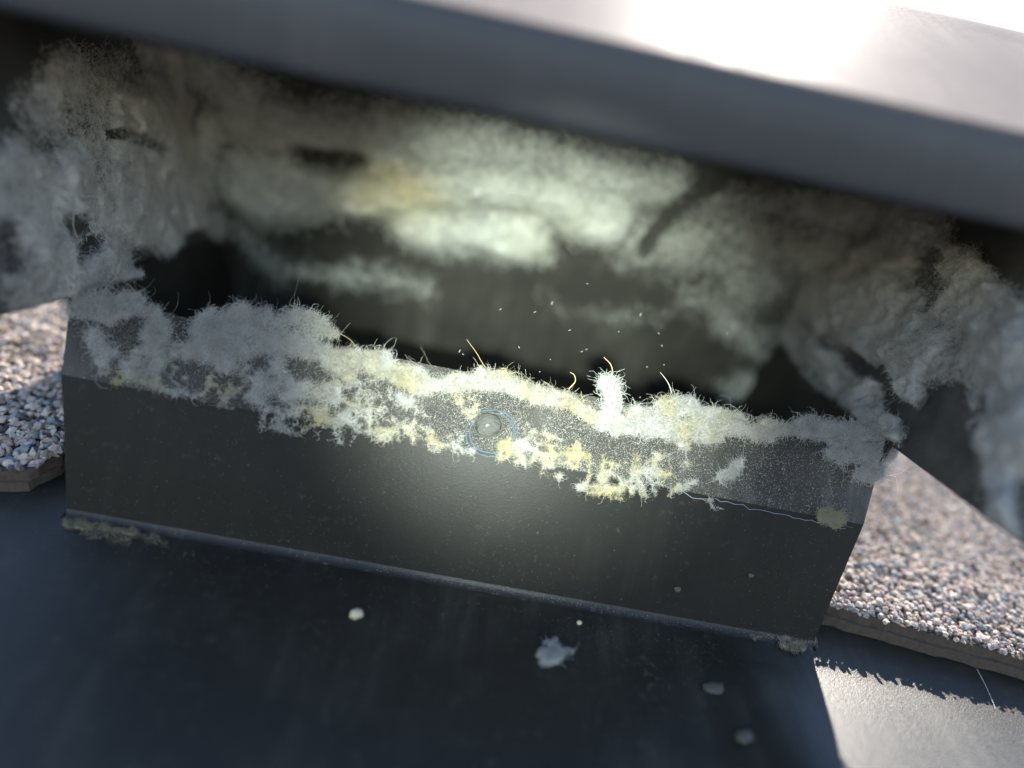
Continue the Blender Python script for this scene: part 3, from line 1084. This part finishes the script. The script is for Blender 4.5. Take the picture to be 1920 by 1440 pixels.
motes = [((1035, 568), 9, 70), ((938, 580), 6, 40), ((1003, 585), 6, 20), ((862, 658), 7, 60), ((1201, 590), 8, 70), ((1235, 625), 6, -50), ((1068, 619), 6, 20), ((973, 651), 6, -50), ((1091, 659), 5, 10), ((1241, 648), 5, -60),
         ((1032, 674), 3, 0), ((1012, 697), 3, 0), ((1245, 684), 3, 0), ((1213, 688), 3, 40), ((1101, 532), 5, 10), ((1363, 626), 7, 80), ((868, 664), 5, -30), ((1200, 745), 4, 30), ((1100, 655), 4, 15), ((1160, 622), 4, 15)]
for i, ((x, y), L, a) in enumerate(motes):
    c = at_dist(x, y, 111 + (i * 7) % 9)
    k = 0.095 * .42
    o = pebble('lint_mote', c, L * k, .085, .07, 0, M_mote, i)
    d = RT * math.cos(math.radians(a)) + UP * math.sin(math.radians(a))
    o.rotation_euler = Vector(d).to_track_quat('X', 'Z').to_euler()
    tag(o, 'tiny pale lint mote floating in the dark gap behind the rim', 'mote', 'lint motes floating behind the rim')

M_flake = plain('pale_seed', (0.07, 0.066, 0.05), 0.7, .2)
M_grit = plain('cream_grit', (0.55, 0.48, 0.33), 0.8, .2)
PN = np.array([0, -math.sin(A1), math.cos(A1)])
for (x, y), a, b, ang, lab in (((1338, 1290), 2.0, 1.05, .25, 'larger pale oval seed flake on the black flashing'), ((1396, 1381), 1.45, .9, .5, 'smaller pale oval seed flake near the sunlit flashing corner')):
    c = on_plane(x, y, (0, 0, 1), .35 if x < 1380 else 1.9)
    tag(pebble('seed_flake', c, a, b, .32, ang, M_flake, int(x)), lab, 'seed flake')
for (x, y), a, lab in (((1270, 1105), .62, 'small pale fleck stuck on the right lower face of the panel'), ((1408, 1079), .5, 'faint brownish fleck high on the right of the lower panel face')):
    c = on_plane(x, y, PN, .25)
    o = pebble('paint_fleck', c, a, a * .8, .2, 0, M_flake, int(x))
    o.rotation_euler = Vector(PN).to_track_quat('Z', 'Y').to_euler()
    tag(o, lab, 'fleck')
c = on_plane(668, 1151, (0, 0, 1), .5)
tag(pebble('grit_grain', c, 1.05, .8, .65, .4, M_grit, 12), 'single cream grit grain on the dark flashing below the bend', 'grit')
c = on_plane(1086, 1167, (0, 0, 1), .3)
tag(pebble('grit_grain', c, .42, .36, .3, .4, M_grit, 13), 'tiny tan grit grain just below the shiny bend line', 'grit')

# dust specks too many to count, lying on flashing, panel and flange
def specks(name, P, Nn, L, rad, col):
    fibres(name, P + Nn * .06, Nn, 2, L, rad, .8, .5, np.repeat(np.array([col]), len(P), 0), M_fibre, None)


n = 5200
P = np.stack([rng.uniform(-62, 64, n), -rng.uniform(0, 1, n) ** 1.5 * 44 - 3, np.full(n, .12)], 1)
P = P[(fbm(P, 14, 3, 5.5) > rng.uniform(.25, .75, n)) & (P[:, 0] < 44)]
specks('dust_and_glint_specks', P, np.repeat([[0, 0, 1.0]], len(P), 0), .09, .030, (.30, .29, .25))
n = 2600
z = rng.uniform(1.5, 17.5, n)
P = np.stack([rng.uniform(-59, 61, n), z / math.tan(A1) - .12, z], 1)
P = P[fbm(P, 12, 3, 8.5) > rng.uniform(.25, .75, n)]
specks('dust_and_glint_specks', P, np.repeat(PN[None], len(P), 0), .08, .028, (.32, .31, .27))
n = 260                                   # pale dust along the bend, which also paints in its highlight
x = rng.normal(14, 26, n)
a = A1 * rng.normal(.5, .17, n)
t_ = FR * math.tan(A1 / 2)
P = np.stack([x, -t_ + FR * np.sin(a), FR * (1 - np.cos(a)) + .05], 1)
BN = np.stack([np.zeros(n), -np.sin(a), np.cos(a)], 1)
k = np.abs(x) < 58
specks('dust_and_glint_specks', P[k], BN[k], .09, .030, (.42, .42, .38))
n = 42000
v = rng.uniform(0.1, 11.5, n)
x = np.where(rng.random(n) < .6, rng.normal(14, 16, n), rng.uniform(-60, 62, n))
P = np.array([0, Y1, Z1]) + np.stack([x, v * math.cos(A2), v * math.sin(A2)], 1)
P = P[(np.abs(x) < 60) & (fbm(P, 6, 4, 2.5) > rng.uniform(.2, .8, n))]
specks('dust_and_glint_specks', P - FN * .02, np.repeat(FN[None], len(P), 0), .07, .032, (.60, .61, .57))

# ------------------------------------------------------------------ pitch the roof with all that stands on it
bpy.context.view_layer.update()
for ob in list(COL.objects):
    if ob.parent is None and ob.name not in ('ground', 'sun'):
        ob.matrix_world = TILT @ ob.matrix_world
